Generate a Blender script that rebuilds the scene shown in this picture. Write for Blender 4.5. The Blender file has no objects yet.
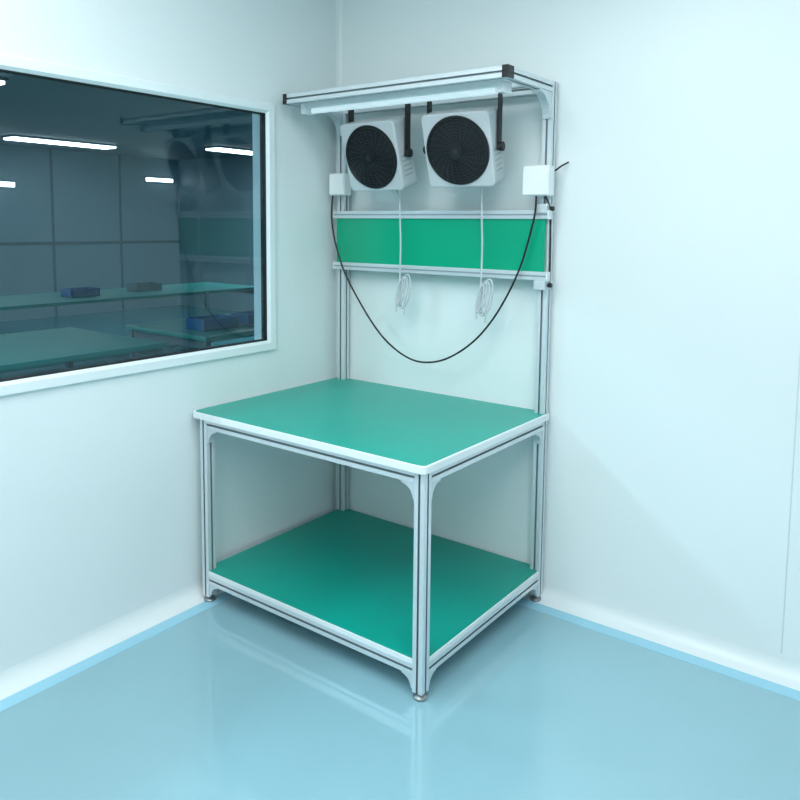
import bpy, bmesh, math
from mathutils import Vector, Matrix
S=bpy.context.scene
# ------------------------------------------------------------ materials
def lin(c):
    return tuple(((v/255)/12.92 if v/255<=.04045 else ((v/255+.055)/1.055)**2.4) for v in c)
def mat(name,rgb,rough=.5,metal=0.,spec=.5,noise=0.,nscale=5.,emit=None,estr=0.,rnoise=0.,bump=0.,coat=0.):
    m=bpy.data.materials.new(name); m.use_nodes=True; nt=m.node_tree; b=nt.nodes['Principled BSDF']
    c=lin(rgb); b.inputs['Base Color'].default_value=(*c,1)
    b.inputs['Roughness'].default_value=rough; b.inputs['Metallic'].default_value=metal
    b.inputs['Specular IOR Level'].default_value=spec
    b.inputs['Coat Weight'].default_value=coat; b.inputs['Coat Roughness'].default_value=.05
    if noise or rnoise or bump:
        tc=nt.nodes.new('ShaderNodeTexCoord'); n=nt.nodes.new('ShaderNodeTexNoise'); n.inputs['Scale'].default_value=nscale
        n.inputs['Detail'].default_value=3
        nt.links.new(tc.outputs['Object'],n.inputs['Vector'])
        if noise:
            r=nt.nodes.new('ShaderNodeValToRGB'); r.color_ramp.elements[0].position=.3; r.color_ramp.elements[1].position=.7
            r.color_ramp.elements[0].color=(*[v*(1-noise) for v in c],1); r.color_ramp.elements[1].color=(*[min(1,v*(1+noise)) for v in c],1)
            nt.links.new(n.outputs['Fac'],r.inputs['Fac']); nt.links.new(r.outputs['Color'],b.inputs['Base Color'])
        if rnoise:
            mr=nt.nodes.new('ShaderNodeMapRange'); mr.inputs['To Min'].default_value=max(0,rough-rnoise); mr.inputs['To Max'].default_value=rough+rnoise
            nt.links.new(n.outputs['Fac'],mr.inputs['Value']); nt.links.new(mr.outputs['Result'],b.inputs['Roughness'])
        if bump:
            bp=nt.nodes.new('ShaderNodeBump'); bp.inputs['Strength'].default_value=bump; bp.inputs['Distance'].default_value=.002
            nt.links.new(n.outputs['Fac'],bp.inputs['Height']); nt.links.new(bp.outputs['Normal'],b.inputs['Normal'])
    if emit:
        b.inputs['Emission Color'].default_value=(*lin(emit),1); b.inputs['Emission Strength'].default_value=estr
    return m
M_wall=mat('wall_panel_paint',(223,234,235),.36,noise=.012,nscale=1.2)
M_wallL=mat('wall_panel_paint_left',(219,231,233),.34,noise=.012,nscale=1.2)
M_seam=mat('panel_seam',(200,214,217),.6)
M_ceil=mat('ceiling_paint',(240,243,242),.6)
M_floor=mat('epoxy_floor',(138,182,194),.11,noise=.07,nscale=.9,rnoise=.05,spec=.7,coat=.6)
M_strip=mat('epoxy_floor_edge',(150,206,226),.2,noise=.03,nscale=2)
M_cove=mat('cove_white',(222,233,235),.35,noise=.01)
M_alu=mat('aluminium_profile',(214,223,227),.34,metal=.45,noise=.02,nscale=40,rnoise=.05)
M_slot=mat('aluminium_slot',(150,164,170),.5,metal=.4)
M_cast=mat('cast_bracket',(204,214,218),.4,metal=.3)
M_white=mat('laminate_edge',(226,234,236),.35)
M_green=mat('esd_mat_green',(0,158,142),.33,noise=.03,nscale=3,spec=.4)
M_green2=mat('esd_mat_shelf',(0,150,134),.36,noise=.03,nscale=3,spec=.4)
M_gpanel=mat('green_board',(0,160,122),.2,noise=.02,nscale=2,spec=.5)
M_black=mat('black_plastic',(16,18,20),.4,noise=.1,nscale=20)
M_dark=mat('dark_fan_cavity',(14,20,24),.6,noise=.1,nscale=20)
M_fan=mat('fan_housing',(188,197,201),.35,noise=.01)
M_box=mat('junction_box_plastic',(232,238,239),.35,noise=.01)
M_rub=mat('steel_foot',(150,156,158),.35,metal=.8)
M_cable=mat('white_cable',(190,200,204),.45)
M_led=mat('led_tube',(235,242,245),.4,emit=(225,245,255),estr=.35)
M_ledc=mat('ceiling_led',(255,255,255),.4,emit=(240,250,255),estr=7)
M_frame=mat('window_frame_paint',(220,233,236),.3,noise=.01)
# adjacent room
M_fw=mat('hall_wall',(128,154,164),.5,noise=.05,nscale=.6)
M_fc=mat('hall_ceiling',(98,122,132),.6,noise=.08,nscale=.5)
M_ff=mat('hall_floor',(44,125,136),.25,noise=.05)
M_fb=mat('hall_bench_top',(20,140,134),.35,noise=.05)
M_blue=mat('blue_bin',(20,90,150),.4,noise=.1)
M_grey=mat('grey_equipment',(90,110,118),.4,noise=.1)
g=bpy.data.materials.new('window_glass'); g.use_nodes=True; nt=g.node_tree; nt.nodes.clear()
o=nt.nodes.new('ShaderNodeOutputMaterial'); mx=nt.nodes.new('ShaderNodeMixShader'); tr=nt.nodes.new('ShaderNodeBsdfTransparent')
gl=nt.nodes.new('ShaderNodeBsdfGlossy'); fr=nt.nodes.new('ShaderNodeFresnel'); fr.inputs['IOR'].default_value=1.6
tr.inputs['Color'].default_value=(.66,.82,.88,1); gl.inputs['Roughness'].default_value=.01; gl.inputs['Color'].default_value=(.75,.95,1,1)
nt.links.new(fr.outputs[0],mx.inputs[0]); nt.links.new(tr.outputs[0],mx.inputs[1]); nt.links.new(gl.outputs[0],mx.inputs[2]); nt.links.new(mx.outputs[0],o.inputs[0])
M_glass=g
# ------------------------------------------------------------ helpers
def link(ob,parent=None):
    S.collection.objects.link(ob)
    if parent: ob.parent=parent
    return ob
def empty(name,loc=(0,0,0)):
    e=bpy.data.objects.new(name,None); e.empty_display_size=.1; e.location=loc; return link(e)
def from_bm(bm,name,m,parent=None,bevel=0,smooth=False,seg=2):
    bmesh.ops.recalc_face_normals(bm,faces=bm.faces[:])
    me=bpy.data.meshes.new(name); bm.to_mesh(me); bm.free()
    for mm in (m if isinstance(m,(list,tuple)) else [m]): me.materials.append(mm)
    ob=bpy.data.objects.new(name,me)
    if bevel:
        b=ob.modifiers.new('bevel','BEVEL'); b.width=bevel; b.segments=seg; b.limit_method='ANGLE'
    if smooth:
        for p in me.polygons: p.use_smooth=True
        me.set_sharp_from_angle(angle=math.radians(40))
    return link(ob,parent)
def box(name,lo,hi,m,parent=None,bevel=0,seg=2):
    bm=bmesh.new(); lo=Vector(lo);hi=Vector(hi)
    bmesh.ops.create_cube(bm,size=1,matrix=Matrix.Translation((lo+hi)/2)@Matrix.Diagonal((*(hi-lo),1)))
    return from_bm(bm,name,m,parent,bevel,seg=seg)
def extrude_poly(name,pts2,mapf,a,b,m,parent=None,bevel=0,smooth=False):
    bm=bmesh.new(); va=[bm.verts.new(mapf(u,v,a)) for u,v in pts2]; vb=[bm.verts.new(mapf(u,v,b)) for u,v in pts2]
    n=len(pts2); bm.faces.new(va); bm.faces.new(vb[::-1])
    for i in range(n): bm.faces.new((va[i],va[(i+1)%n],vb[(i+1)%n],vb[i]))
    return from_bm(bm,name,m,parent,bevel,smooth)
def prof(name,axis,lo,hi,cu,cv,parent,su=.04,sv=.04):
    """T-slot extrusion along axis, centre (cu,cv) on the two other axes in xyz order"""
    h=su/2;k=sv/2;w=.004;d=.009;iw=.008;lip=.003
    S_=[(-w,0),(-w,-lip),(-iw,-lip),(-iw,-d),(iw,-d),(iw,-lip),(w,-lip),(w,0)]
    corner=[((h-.001,-k),(h,-k+.001)),((h,k-.001),(h-.001,k)),((-h+.001,k),(-h,k-.001)),((-h,-k+.001),(-h+.001,-k))]
    P2=[]
    for t in range(4):
        for a,o_ in S_:
            P2.append([(a,-k-o_),(h+o_,a),(-a,k+o_),(-h-o_,-a)][t])
        P2+=list(corner[t])
    if axis=='x': f=lambda u,v,a:(a,cu+u,cv+v)
    if axis=='y': f=lambda u,v,a:(cu+u,a,cv+v)
    if axis=='z': f=lambda u,v,a:(cu+u,cv+v,a)
    ob=extrude_poly(name,P2,f,lo,hi,[M_alu,M_slot],parent)
    for p in ob.data.polygons:
        c=p.center; ax={'x':0,'y':1,'z':2}[axis]
        cc=[c[i] for i in range(3) if i!=ax]; du=abs(cc[0]-cu); dv=abs(cc[1]-cv)
        if len(p.vertices)==4 and du<h-.0012 and dv<k-.0012: p.material_index=1
    return ob
def cyl(name,c,r,h,m,parent=None,axis='z',seg=32,bevel=0,r2=None):
    bm=bmesh.new(); R={'z':Matrix(),'x':Matrix.Rotation(math.pi/2,4,'Y'),'y':Matrix.Rotation(math.pi/2,4,'X')}[axis]
    bmesh.ops.create_cone(bm,cap_ends=True,segments=seg,radius1=r,radius2=r if r2 is None else r2,depth=h,matrix=Matrix.Translation(c)@R)
    return from_bm(bm,name,m,parent,bevel,True)
def tube(name,pts,r,m,parent=None,cyc=False,kind='NURBS'):
    cu=bpy.data.curves.new(name,'CURVE'); cu.dimensions='3D'; cu.bevel_depth=r; cu.bevel_resolution=3; cu.resolution_u=10
    if kind=='NURBS':
        s=cu.splines.new('NURBS'); s.points.add(len(pts)-1)
        for p,q in zip(s.points,pts): p.co=(*q,1)
        s.use_endpoint_u=True; s.order_u=3; s.use_cyclic_u=cyc
    else:
        s=cu.splines.new('BEZIER'); s.bezier_points.add(len(pts)-1)
        for p,q in zip(s.bezier_points,pts): p.co=q; p.handle_left_type=p.handle_right_type='AUTO'
        s.use_cyclic_u=cyc
    cu.materials.append(m); cu.use_fill_caps=True
    return link(bpy.data.objects.new(name,cu),parent)
def bracket(name,corner,dh,axis,vert,size,m,parent,th=.034):
    s=size;e=.008;P=[(0,0),(s,0),(s,e)]
    for i in range(1,8):
        a=i/8*math.pi/2
        P.append((s-(s-e)*math.sin(a),e+(s-e)*(1-math.cos(a))))
    P+= [(e,s),(0,s)]
    if axis=='x': f=lambda u,v,a:(corner[0]+dh*u,corner[1]+a,corner[2]+vert*v)
    else: f=lambda u,v,a:(corner[0]+a,corner[1]+dh*u,corner[2]+vert*v)
    return extrude_poly(name,P,f,-th/2,th/2,m,parent,bevel=.0012)
def rrect(x0,x1,y0,y1,r,n=6):
    P=[]
    for cx,cy,a0 in ((x1-r,y0+r,-90),(x1-r,y1-r,0),(x0+r,y1-r,90),(x0+r,y0+r,180)):
        for i in range(n+1):
            a=math.radians(a0+90*i/n); P.append((cx+r*math.cos(a),cy+r*math.sin(a)))
    return P
# ------------------------------------------------------------ room
RX,RY,RZ=3.8,-4.3,2.75
WT,WB,WY,WY2=2.028,.965,-.424,-2.75     # window outer frame
box('floor',(-.02,RY-.1,-.1),(RX+.1,.1,0),M_floor)
box('wall_back',(0,0,0),(RX+.1,.1,RZ),M_wall)
box('wall_right',(RX,RY,0),(RX+.1,0,RZ),M_wall)
box('wall_front',(0,RY-.1,0),(RX+.1,RY,RZ),M_wall)
fr_w=.045
oy0,oy1,oz0,oz1=WY2+fr_w*.6,WY-fr_w*.6,WB+fr_w*.6,WT-fr_w*.6
bm=bmesh.new()
def addbox(bm,lo,hi):
    lo=Vector(lo);hi=Vector(hi)
    bmesh.ops.create_cube(bm,size=1,matrix=Matrix.Translation((lo+hi)/2)@Matrix.Diagonal((*(hi-lo),1)))
addbox(bm,(-.1,RY-.1,0),(0,.1,oz0)); addbox(bm,(-.1,RY-.1,oz1),(0,.1,RZ))
addbox(bm,(-.1,oy1,oz0),(0,.1,oz1)); addbox(bm,(-.1,RY-.1,oz0),(0,oy0,oz1))
from_bm(bm,'wall_left',M_wallL)
box('ceiling',(-.1,RY-.1,RZ),(RX+.1,.1,RZ+.1),M_ceil)
box('trim_1',(2.005,-.0012,.08),(2.009,.001,RZ),M_seam)
def cove(axis,r=.06):
    P=[(0,0),(r,0)]
    for i in range(1,9):
        t=i/8*math.pi/2; P.append((r-r*math.sin(t),r-r*math.cos(t)))
    if axis=='x': f=lambda u,v,s:(s,-u,v)
    else: f=lambda u,v,s:(u,s,v)
    return P,f
P,f=cove('x'); extrude_poly('baseboard_back',P,f,0,RX,M_cove,smooth=True)
P,f=cove('y'); extrude_poly('baseboard_left',P,f,RY,0,M_cove,smooth=True)
box('trim_2',(.06,-.115,-.01),(RX,-.058,.0012),M_strip)
box('trim_3',(.058,RY,-.01),(.115,-.06,.0012),M_strip)
extrude_poly('trim_4',[(0,0),(.02,0),(.006,.006),(0,.02)],lambda u,v,s:(u,-v,s),.06,RZ,M_wall)
win=empty('window_1',(0,0,0))
def frame_ring(nm,y0,y1,z0,z1,xs,m):
    bm=bmesh.new(); L=[]
    for ins,x in xs:
        L.append([bm.verts.new(v) for v in ((x,y0+ins,z0+ins),(x,y1-ins,z0+ins),(x,y1-ins,z1-ins),(x,y0+ins,z1-ins))])
    for a,b in zip(L,L[1:]):
        for i in range(4): bm.faces.new((a[i],a[(i+1)%4],b[(i+1)%4],b[i]))
    return from_bm(bm,nm,m,win)
frame_ring('frame',WY2,WY,WB,WT,[(0,-.002),(0,.010),(.004,.014),(.034,.014),(.045,.004),(.045,-.03)],M_frame)
frame_ring('gasket',WY2,WY,WB,WT,[(.044,.001),(.049,.001),(.049,-.03)],M_dark)
bm=bmesh.new(); vs=[bm.verts.new(v) for v in ((-.008,WY2+.03,WB+.03),(-.008,WY-.03,WB+.03),(-.008,WY-.03,WT-.03),(-.008,WY2+.03,WT-.03))]; bm.faces.new(vs)
from_bm(bm,'glass_pane',M_glass,win)
# ------------------------------------------------------------ adjacent hall behind the window
HX=-9.2;HY0,HY1=-3.6,6.0;HZ=2.65
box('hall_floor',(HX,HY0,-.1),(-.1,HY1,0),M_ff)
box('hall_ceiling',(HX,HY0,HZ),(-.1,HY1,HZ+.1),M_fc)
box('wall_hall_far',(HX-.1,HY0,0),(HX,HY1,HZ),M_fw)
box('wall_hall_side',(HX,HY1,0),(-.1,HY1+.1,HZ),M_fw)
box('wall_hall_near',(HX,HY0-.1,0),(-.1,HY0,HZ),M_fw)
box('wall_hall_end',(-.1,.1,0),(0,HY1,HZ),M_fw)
def hlamp(n,lo,hi):
    e=empty(n); box('diffuser',lo,hi,M_ledc,e,bevel=.004); box('housing',(lo[0]-.02,lo[1]-.02,hi[2]-.005),(hi[0]+.02,hi[1]+.02,hi[2]+.02),M_grey,e)
hl=[((-8.0,2.3,HZ-.05),(-7.72,3.8,HZ-.02)),((-6.8,4.7,HZ-.05),(-6.50,5.6,HZ-.02)),((-4.0,-.9,HZ-.05),(-3.8,.3,HZ-.02))]
for lo,hi in hl: hlamp('hall_ceiling_light',lo,hi)
def wlamp(lo,hi):
    e=empty('hall_wall_light'); box('diffuser',lo,hi,M_ledc,e,bevel=.004)
    box('housing',(lo[0]-.02,lo[1]-.01,lo[2]-.01),(lo[0]+.012,hi[1]+.01,hi[2]+.01),M_grey,e)
wlamp((HX+.02,2.2,2.03),(HX+.05,3.0,2.10)); wlamp((HX+.02,5.3,2.24),(HX+.05,5.85,2.30))
for y in (-1.2,0,1.2,2.4,3.6,4.8): box('hall_wall_trim',(HX,y-.02,0),(HX+.012,y+.02,HZ),M_grey)
box('hall_wall_trim',(HX,HY0,1.15),(HX+.012,HY1,1.2),M_grey)
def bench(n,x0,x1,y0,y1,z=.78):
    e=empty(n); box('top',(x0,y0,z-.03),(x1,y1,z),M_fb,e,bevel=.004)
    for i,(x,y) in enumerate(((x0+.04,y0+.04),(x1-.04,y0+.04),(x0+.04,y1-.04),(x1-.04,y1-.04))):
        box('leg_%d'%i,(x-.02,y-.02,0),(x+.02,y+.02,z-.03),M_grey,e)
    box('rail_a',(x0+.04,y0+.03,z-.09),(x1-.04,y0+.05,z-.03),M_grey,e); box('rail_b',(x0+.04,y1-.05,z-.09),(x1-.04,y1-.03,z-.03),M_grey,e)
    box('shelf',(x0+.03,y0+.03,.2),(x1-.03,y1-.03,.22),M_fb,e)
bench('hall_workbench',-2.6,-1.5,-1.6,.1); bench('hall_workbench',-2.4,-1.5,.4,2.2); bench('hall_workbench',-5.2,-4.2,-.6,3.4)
def bin_(n,x,y,z,m,sx=.2,sy=.3,sz=.08):
    e=empty(n); t=.008
    box('base',(x,y,z),(x+sx,y+sy,z+t),m,e); box('side_a',(x,y,z),(x+t,y+sy,z+sz),m,e); box('side_b',(x+sx-t,y,z),(x+sx,y+sy,z+sz),m,e)
    box('side_c',(x,y,z),(x+sx,y+t,z+sz),m,e); box('side_d',(x,y+sy-t,z),(x+sx,y+sy,z+sz),m,e)
for x,y,m in ((-1.9,.55,M_blue),(-1.9,.95,M_blue),(-2.0,1.35,M_blue),(-4.7,0,M_grey),(-4.7,1.2,M_blue),(-4.8,2.0,M_grey)):
    bin_('parts_bin',x,y,.781,m)
e=empty('storage_cabinet'); box('body',(-9.15,-.5,0),(-8.7,1.6,1.3),M_grey,e,bevel=.01)
for i in range(3): box('door_%d'%i,(-8.7,-.48+i*.7,.05),(-8.68,.18+i*.7,1.27),M_fw,e,bevel=.005)
# ------------------------------------------------------------ workbench
X0,X1,Y0,Y1,H=.010,1.1374,-.888,-.012,.78
wb=empty('workbench')
fo=lambda u,v,a:(u,v,a)
extrude_poly('tabletop_slab',rrect(X0,X1,Y0,Y1,.022),fo,H-.027,H-.002,M_white,wb,bevel=.002)
extrude_poly('tabletop_mat',rrect(X0+.009,X1-.009,Y0+.009,Y1-.002,.018),fo,H-.003,H,M_green,wb,bevel=.0008)
xl,xr,yf,yb=.062,X1-.032,-.850,-.035
LB=.024
for k,(x,y) in enumerate(((xl,yf),(xr,yf))): prof('leg_front_%d'%k,'z',LB,H-.027,x,y,wb)
HT=2.064
for k,x in enumerate((xl,xr)): prof('upright_%d'%k,'z',LB,HT,x,yb,wb)
for k,(x,y) in enumerate(((xl,yf),(xr,yf),(xl,yb),(xr,yb))):
    cyl('foot_pad_%d'%k,(x,y,.005),.024,.010,M_rub,wb,bevel=.003); cyl('foot_dome_%d'%k,(x,y,.014),.022,.008,M_rub,wb,r2=.012)
    cyl('foot_stem_%d'%k,(x,y,.022),.007,.016,M_rub,wb,seg=16)
h2=.02
za=H-.027-h2
prof('apron_front','x',xl+h2,xr-h2,yf,za,wb); prof('apron_back','x',xl+h2,xr-h2,yb,za,wb)
prof('apron_left','y',yf+h2,yb-h2,xl,za,wb); prof('apron_right','y',yf+h2,yb-h2,xr,za,wb)
zs=.134; zr=zs-.016-h2
prof('shelf_rail_front','x',xl+h2,xr-h2,yf,zr,wb); prof('shelf_rail_back','x',xl+h2,xr-h2,yb,zr,wb)
prof('shelf_rail_left','y',yf+h2,yb-h2,xl,zr,wb); prof('shelf_rail_right','y',yf+h2,yb-h2,xr,zr,wb)
def notched(x0,x1,y0,y1,n): return [(x0+n,y0),(x1-n,y0),(x1-n,y0+n),(x1,y0+n),(x1,y1-n),(x1-n,y1-n),(x1-n,y1),(x0+n,y1),(x0+n,y1-n),(x0,y1-n),(x0,y0+n),(x0+n,y0+n)]
extrude_poly('shelf_board',notched(xl-h2,xr+h2,yf-h2,yb+h2,.0405),fo,zs-.016,zs-.002,M_white,wb)
extrude_poly('shelf_mat',notched(xl-h2+.005,xr+h2-.005,yf-h2+.005,yb+h2-.005,.0365),fo,zs-.002,zs,M_green2,wb)
zg=za-h2; n=0
for x,sx in ((xl+h2,1),(xr-h2,-1)):
    for y in (yf,yb):
        bracket('gusset_%d'%n,(x,y,zg),sx,'x',-1,.055,M_cast,wb); n+=1
for y,sy in ((yf+h2,1),(yb-h2,-1)):
    for x in (xl,xr):
        bracket('gusset_%d'%n,(x,y,zg),sy,'y',-1,.055,M_cast,wb); n+=1
zg=zr-h2
for x,sx in ((xl+h2,1),(xr-h2,-1)):
    for y in (yf,yb): bracket('gusset_%d'%n,(x,y,zg),sx,'x',-1,.045,M_cast,wb); n+=1
for y,sy in ((yf+h2,1),(yb-h2,-1)):
    for x in (xl,xr): bracket('gusset_%d'%n,(x,y,zg),sy,'y',-1,.045,M_cast,wb); n+=1
# canopy
yc=yb-.357; zc=HT-h2
prof('canopy_front_rail','x',xl-h2+.012,xr+h2,yc,zc,wb)
for k,(a,b) in enumerate(((xl-h2+.006,xl-h2+.012),(xr+h2,xr+h2+.006))): box('end_cap_%d'%k,(a,yc-.021,zc-.021),(b,yc+.021,zc+.021),M_black,wb,bevel=.001)
box('end_cap_front_l',(xl-h2+.007,yc-.0225,zc-.021),(xl-h2+.028,yc-.0195,zc+.021),M_black,wb); box('end_cap_front_r',(xr+h2-.018,yc-.0225,zc-.021),(xr+h2+.005,yc-.0195,zc+.021),M_black,wb)
for k,x in enumerate((xl,xr)):
    prof('canopy_arm_%d'%k,'y',yc+h2,yb-h2,x,zc,wb)
    bracket('canopy_gusset_%d'%k,(x,yb-h2,zc-h2),-1,'y',-1,.10,M_cast,wb)
    box('upright_cap_%d'%k,(x-.02,yb-.02,HT),(x+.02,yb+.02,HT+.003),M_cast,wb)
prof('canopy_back_rail','x',xl+h2,xr-h2,yb,zc,wb)
YF=-.2
prof('fan_rail','x',xl+h2,xr-h2,YF,zc,wb)
box('lamp_housing',(xl+.05,yc+.045,zc-.035),(xr-.05,yc+.105,zc-.002),M_white,wb,bevel=.004)
cyl('lamp_tube',((xl+xr)/2,yc+.075,zc-.043),.013,xr-xl-.14,M_led,wb,axis='x',seg=20)
for k,x in enumerate((xl+.04,xr-.04)): box('lamp_end_%d'%k,(x-.012,yc+.043,zc-.057),(x+.012,yc+.107,zc),M_box,wb,bevel=.003)
# green display board and its rails
py=yb-h2-.012
def rail(nm,z): 
    box(nm,(X0+.03,py-.012,z-.017),(X1-.005,py+.012,z+.017),M_alu,wb,bevel=.002)
    box(nm+'_groove',(X0+.032,py-.0135,z-.003),(X1-.007,py-.0115,z+.003),M_slot,wb)
    for k,x in enumerate((X0+.028,X1-.003)): box(nm+'_cap_%d'%k,(x-.002,py-.0125,z-.0175),(x+.002,py+.0125,z+.0175),M_white,wb)
rail('board_rail_top',1.562); rail('board_rail_bottom',1.325)
box('green_board',(X0+.04,py-.003,1.337),(X1-.02,py+.003,1.55),M_gpanel,wb)
for k,z in enumerate((1.585,1.29)):
    box('rail_clamp_%d'%k,(xr-.024,yb-.05,z-.018),(xr+.024,yb+.022,z+.018),M_cast,wb,bevel=.003)
    cyl('clamp_knob_%d'%k,(xr+.032,yb-.02,z),.009,.016,M_black,wb,axis='x',seg=16,bevel=.002)
def jbox(nm,x,z,w,h,d=.055):
    y1=yb-h2; box(nm,(x-w/2,y1-d,z-h/2),(x+w/2,y1,z+h/2),M_box,wb,bevel=.006,seg=3)
    box(nm+'_lid',(x-w/2+.004,y1-d-.004,z-h/2+.004),(x+w/2-.004,y1-d,z+h/2-.004),M_box,wb,bevel=.003)
jbox('socket_box_left',.085,1.70,.092,.10); jbox('socket_box_right',1.09,1.69,.11,.115)
pc=empty('power_cable')
tube('sagging_cable',[(.045,-.09,1.66),(.045,-.1,1.6),(.048,-.1,1.50),(.085,-.1,1.38),(.14,-.1,1.265),(.312,-.1,1.045),(.44,-.1,.955),(.56,-.1,.92),(.71,-.1,.955),(.881,-.1,1.085),(1.018,-.1,1.31),(1.075,-.1,1.50),(1.095,-.1,1.60),(1.09,-.1,1.66)],.0040,M_black,pc)
tube('tail_cable',[(1.12,-.07,1.72),(1.145,-.06,1.725),(1.16,-.03,1.75),(1.18,-.012,1.762)],.0035,M_black,pc)
tube('upright_cable',[(1.10,-.09,1.66),(1.130,-.07,1.62),(1.128,-.045,1.55),(1.128,-.04,1.40),(1.128,-.04,1.28)],.0035,M_black,pc)
# ------------------------------------------------------------ fans
M_slotd=mat('grille_wire',(44,52,58),.35,metal=.2)
def fan(cx,cz,cabx,yawd,w=.144):
    e=empty('ionizing_air_blower')
    e.matrix_world=Matrix.Translation((cx,YF,cz))@Matrix.Rotation(math.radians(yawd),4,'Z')
    body=bpy.data.objects.new('tilting_body',None); link(body,e); body.matrix_local=Matrix.Rotation(math.radians(17),4,'X')
    d=.05
    extrude_poly('housing',rrect(-w,w,-w,w,.022),lambda u,v,a:(u,a,v),-d,d,M_fan,body,bevel=.006)
    bm=bmesh.new(); N=64; prf=[(.134,-d-.001),(.132,-d-.006),(.125,-d-.006),(.120,-d+.0)]
    rings=[[bm.verts.new((r*math.cos(2*math.pi*i/N),y,r*math.sin(2*math.pi*i/N))) for i in range(N)] for r,y in prf]
    for a,b in zip(rings,rings[1:]):
        for i in range(N): bm.faces.new((a[i],a[(i+1)%N],b[(i+1)%N],b[i]))
    from_bm(bm,'bezel_ring',M_black,body,smooth=True)
    cyl('cavity',(0,-d-.0008,0),.127,.002,M_dark,body,axis='y',seg=64)
    bm=bmesh.new()
    for b in range(5):
        a0=2*math.pi*b/5
        vv=[]
        for rr,a,y in ((.03,a0,-.002),(.03,a0+.6,-.0045),(.108,a0+.95,-.0045),(.112,a0+.3,-.002)):
            vv.append(bm.verts.new((rr*math.cos(a),-d+y-.0005,rr*math.sin(a))))
        bm.faces.new(vv)
    from_bm(bm,'blades',M_black,body)
    for k in range(8):
        r=.036+k*.0122
        bm=bmesh.new(); N=56;n=6;t=.0010; dome=-d-.006-.010*(1-(r/.125)**2)
        V=[[bm.verts.new(((r+t*math.cos(2*math.pi*j/n))*math.cos(2*math.pi*i/N),dome+t*math.sin(2*math.pi*j/n),(r+t*math.cos(2*math.pi*j/n))*math.sin(2*math.pi*i/N))) for j in range(n)] for i in range(N)]
        for i in range(N):
            for j in range(n): bm.faces.new((V[i][j],V[(i+1)%N][j],V[(i+1)%N][(j+1)%n],V[i][(j+1)%n]))
        from_bm(bm,'grille_ring_%d'%k,M_slotd,body,smooth=True)
    cu=bpy.data.curves.new('grille_ribs','CURVE'); cu.dimensions='3D'; cu.bevel_depth=.0011; cu.bevel_resolution=1
    for k in range(24):
        s=cu.splines.new('POLY'); s.points.add(6)
        for j in range(7):
            r=.028+.098*j/6; a=2*math.pi*k/24+.35*(j/6)
            s.points[j].co=(r*math.cos(a),-d-.0055-.010*(1-(r/.125)**2),r*math.sin(a),1)
    cu.materials.append(M_slotd); link(bpy.data.objects.new('grille_ribs',cu),body)
    cyl('hub_badge',(0,-d-.017,0),.03,.006,M_black,body,axis='y',seg=32,bevel=.001)
    cyl('hub_ring',(0,-d-.0205,0),.012,.002,M_slotd,body,axis='y',seg=24)
    for k in range(5): box('side_vent_%d'%k,(w-.001,-.03,-.09+k*.02),(w+.0008,.03,-.086+k*.02),M_slot,body)
    top=zc-h2-cz
    for sx in (-1,1):
        x=sx*(w+.008)
        box('bracket_arm_%d'%(sx+1),(x-.003,-.017,-.015),(x+.003,.017,top),M_black,e,bevel=.001)
        cyl('pivot_knob_%d'%(sx+1),(x+sx*.010,0,0),.018,.016,M_black,e,axis='x',seg=14,bevel=.002)
    box('bracket_bridge',(-w-.011,-.015,top-.004),(w+.011,.015,top),M_black,e,bevel=.001)
    def L(p): return tuple(Matrix.Rotation(math.radians(-yawd),4,'Z')@(Vector(p)-Vector((cx,YF,cz))))
    T=lambda nm,pts,r,**k:tube(nm,[L(p) for p in pts],r,M_cable,e,**k)
    T('fan_cable',[(cx+.04,YF+.07,cz-.13),(cabx-.01,-.13,cz-.17),(cabx-.012,-.125,1.55),(cabx-.004,-.125,1.42),(cabx-.01,-.125,1.27)],.0038)
    for k in range(4):
        o_=(-.012+.008*k); zz=1.225+.006*(k%2)
        pts=[(cabx+o_+(.012+.004*k)*math.cos(t)+(.012*math.sin(t)),-.125+.004*k,zz+(.055+.006*k)*math.sin(t)) for t in [2*math.pi*j/8 for j in range(8)]]
        T('cable_coil_%d'%k,pts,.0038,cyc=True,kind='BEZIER')
    T('cable_tail',[(cabx,-.12,1.25),(cabx+.02,-.12,1.19),(cabx+.01,-.12,1.13)],.0038)
    T('cable_tail_b',[(cabx-.01,-.12,1.25),(cabx-.035,-.12,1.19),(cabx-.03,-.12,1.14)],.0038)
fan(.400,1.812,.473,0); fan(.822,1.818,.879,6)
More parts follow.
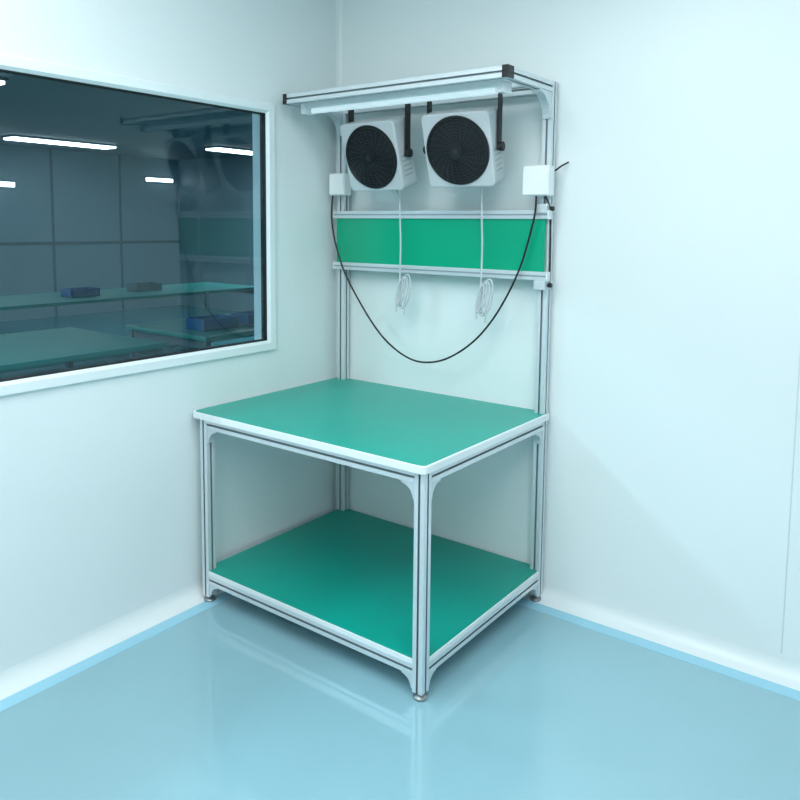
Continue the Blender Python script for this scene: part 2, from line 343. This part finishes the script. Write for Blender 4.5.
# ------------------------------------------------------------ lights
def panel(x,y,sx,sy,e,name='ceiling_light_panel'):
    p=empty(name); box('panel_frame',(x-sx/2-.03,y-sy/2-.03,RZ-.02),(x+sx/2+.03,y+sy/2+.03,RZ+.01),M_frame,p,bevel=.003)
    L=bpy.data.lights.new('led_area','AREA'); L.shape='RECTANGLE'; L.size=sx; L.size_y=sy; L.energy=e; L.color=(1,.98,.985)
    ob=bpy.data.objects.new('led_area',L); ob.location=(x,y,RZ-.03); link(ob,p)
panel(.9,-2.2,.6,1.2,26); panel(2.7,-2.5,.6,1.2,26); panel(1.8,-1.35,1.2,.6,18); panel(1.9,-3.7,1.2,.6,22)
def alight(n,loc,sx,sy,e):
    p=empty('hall_ceiling_light'); box('panel_frame',(loc[0]-sx/2-.02,loc[1]-sy/2-.02,loc[2]+.01),(loc[0]+sx/2+.02,loc[1]+sy/2+.02,HZ+.01),M_grey,p)
    L=bpy.data.lights.new(n,'AREA'); L.shape='RECTANGLE'; L.size=sx; L.size_y=sy; L.energy=e; L.color=(.78,.95,1.0)
    ob=bpy.data.objects.new(n,L); ob.location=loc; link(ob,p)
alight('hall_area_light',(-4.5,4.6,HZ-.03),.3,1.6,75)
alight('hall_area_light',(-1.2,-2.6,HZ-.03),.3,1.4,60)
alight('hall_area_light',(-6.5,-1.8,HZ-.03),.3,1.4,90)
w=bpy.data.worlds.new('world'); S.world=w; w.use_nodes=True; w.node_tree.nodes['Background'].inputs[0].default_value=(.7,.85,.9,1); w.node_tree.nodes['Background'].inputs[1].default_value=.3
# ------------------------------------------------------------ camera
yaw,pitch,roll,f_,py_=.6419,-.09888,.009868,755.9,300.0
fw=Vector((-math.sin(yaw)*math.cos(pitch),math.cos(yaw)*math.cos(pitch),math.sin(pitch)))
r=Vector((math.cos(yaw),math.sin(yaw),0)); u=r.cross(fw)
r2=r*math.cos(roll)+u*math.sin(roll); u2=-r*math.sin(roll)+u*math.cos(roll)
cam=bpy.data.cameras.new('camera'); cam.sensor_width=36; cam.lens=f_/800*36; cam.shift_y=-(400-py_)/800; cam.clip_start=.02
co=bpy.data.objects.new('camera',cam); link(co)
Mx=Matrix((r2,u2,-fw)).transposed().to_4x4(); Mx.translation=(2.42,-2.739,1.517); co.matrix_world=Mx
S.camera=co
S.view_settings.view_transform='Standard'; S.view_settings.look='None'; S.view_settings.exposure=0
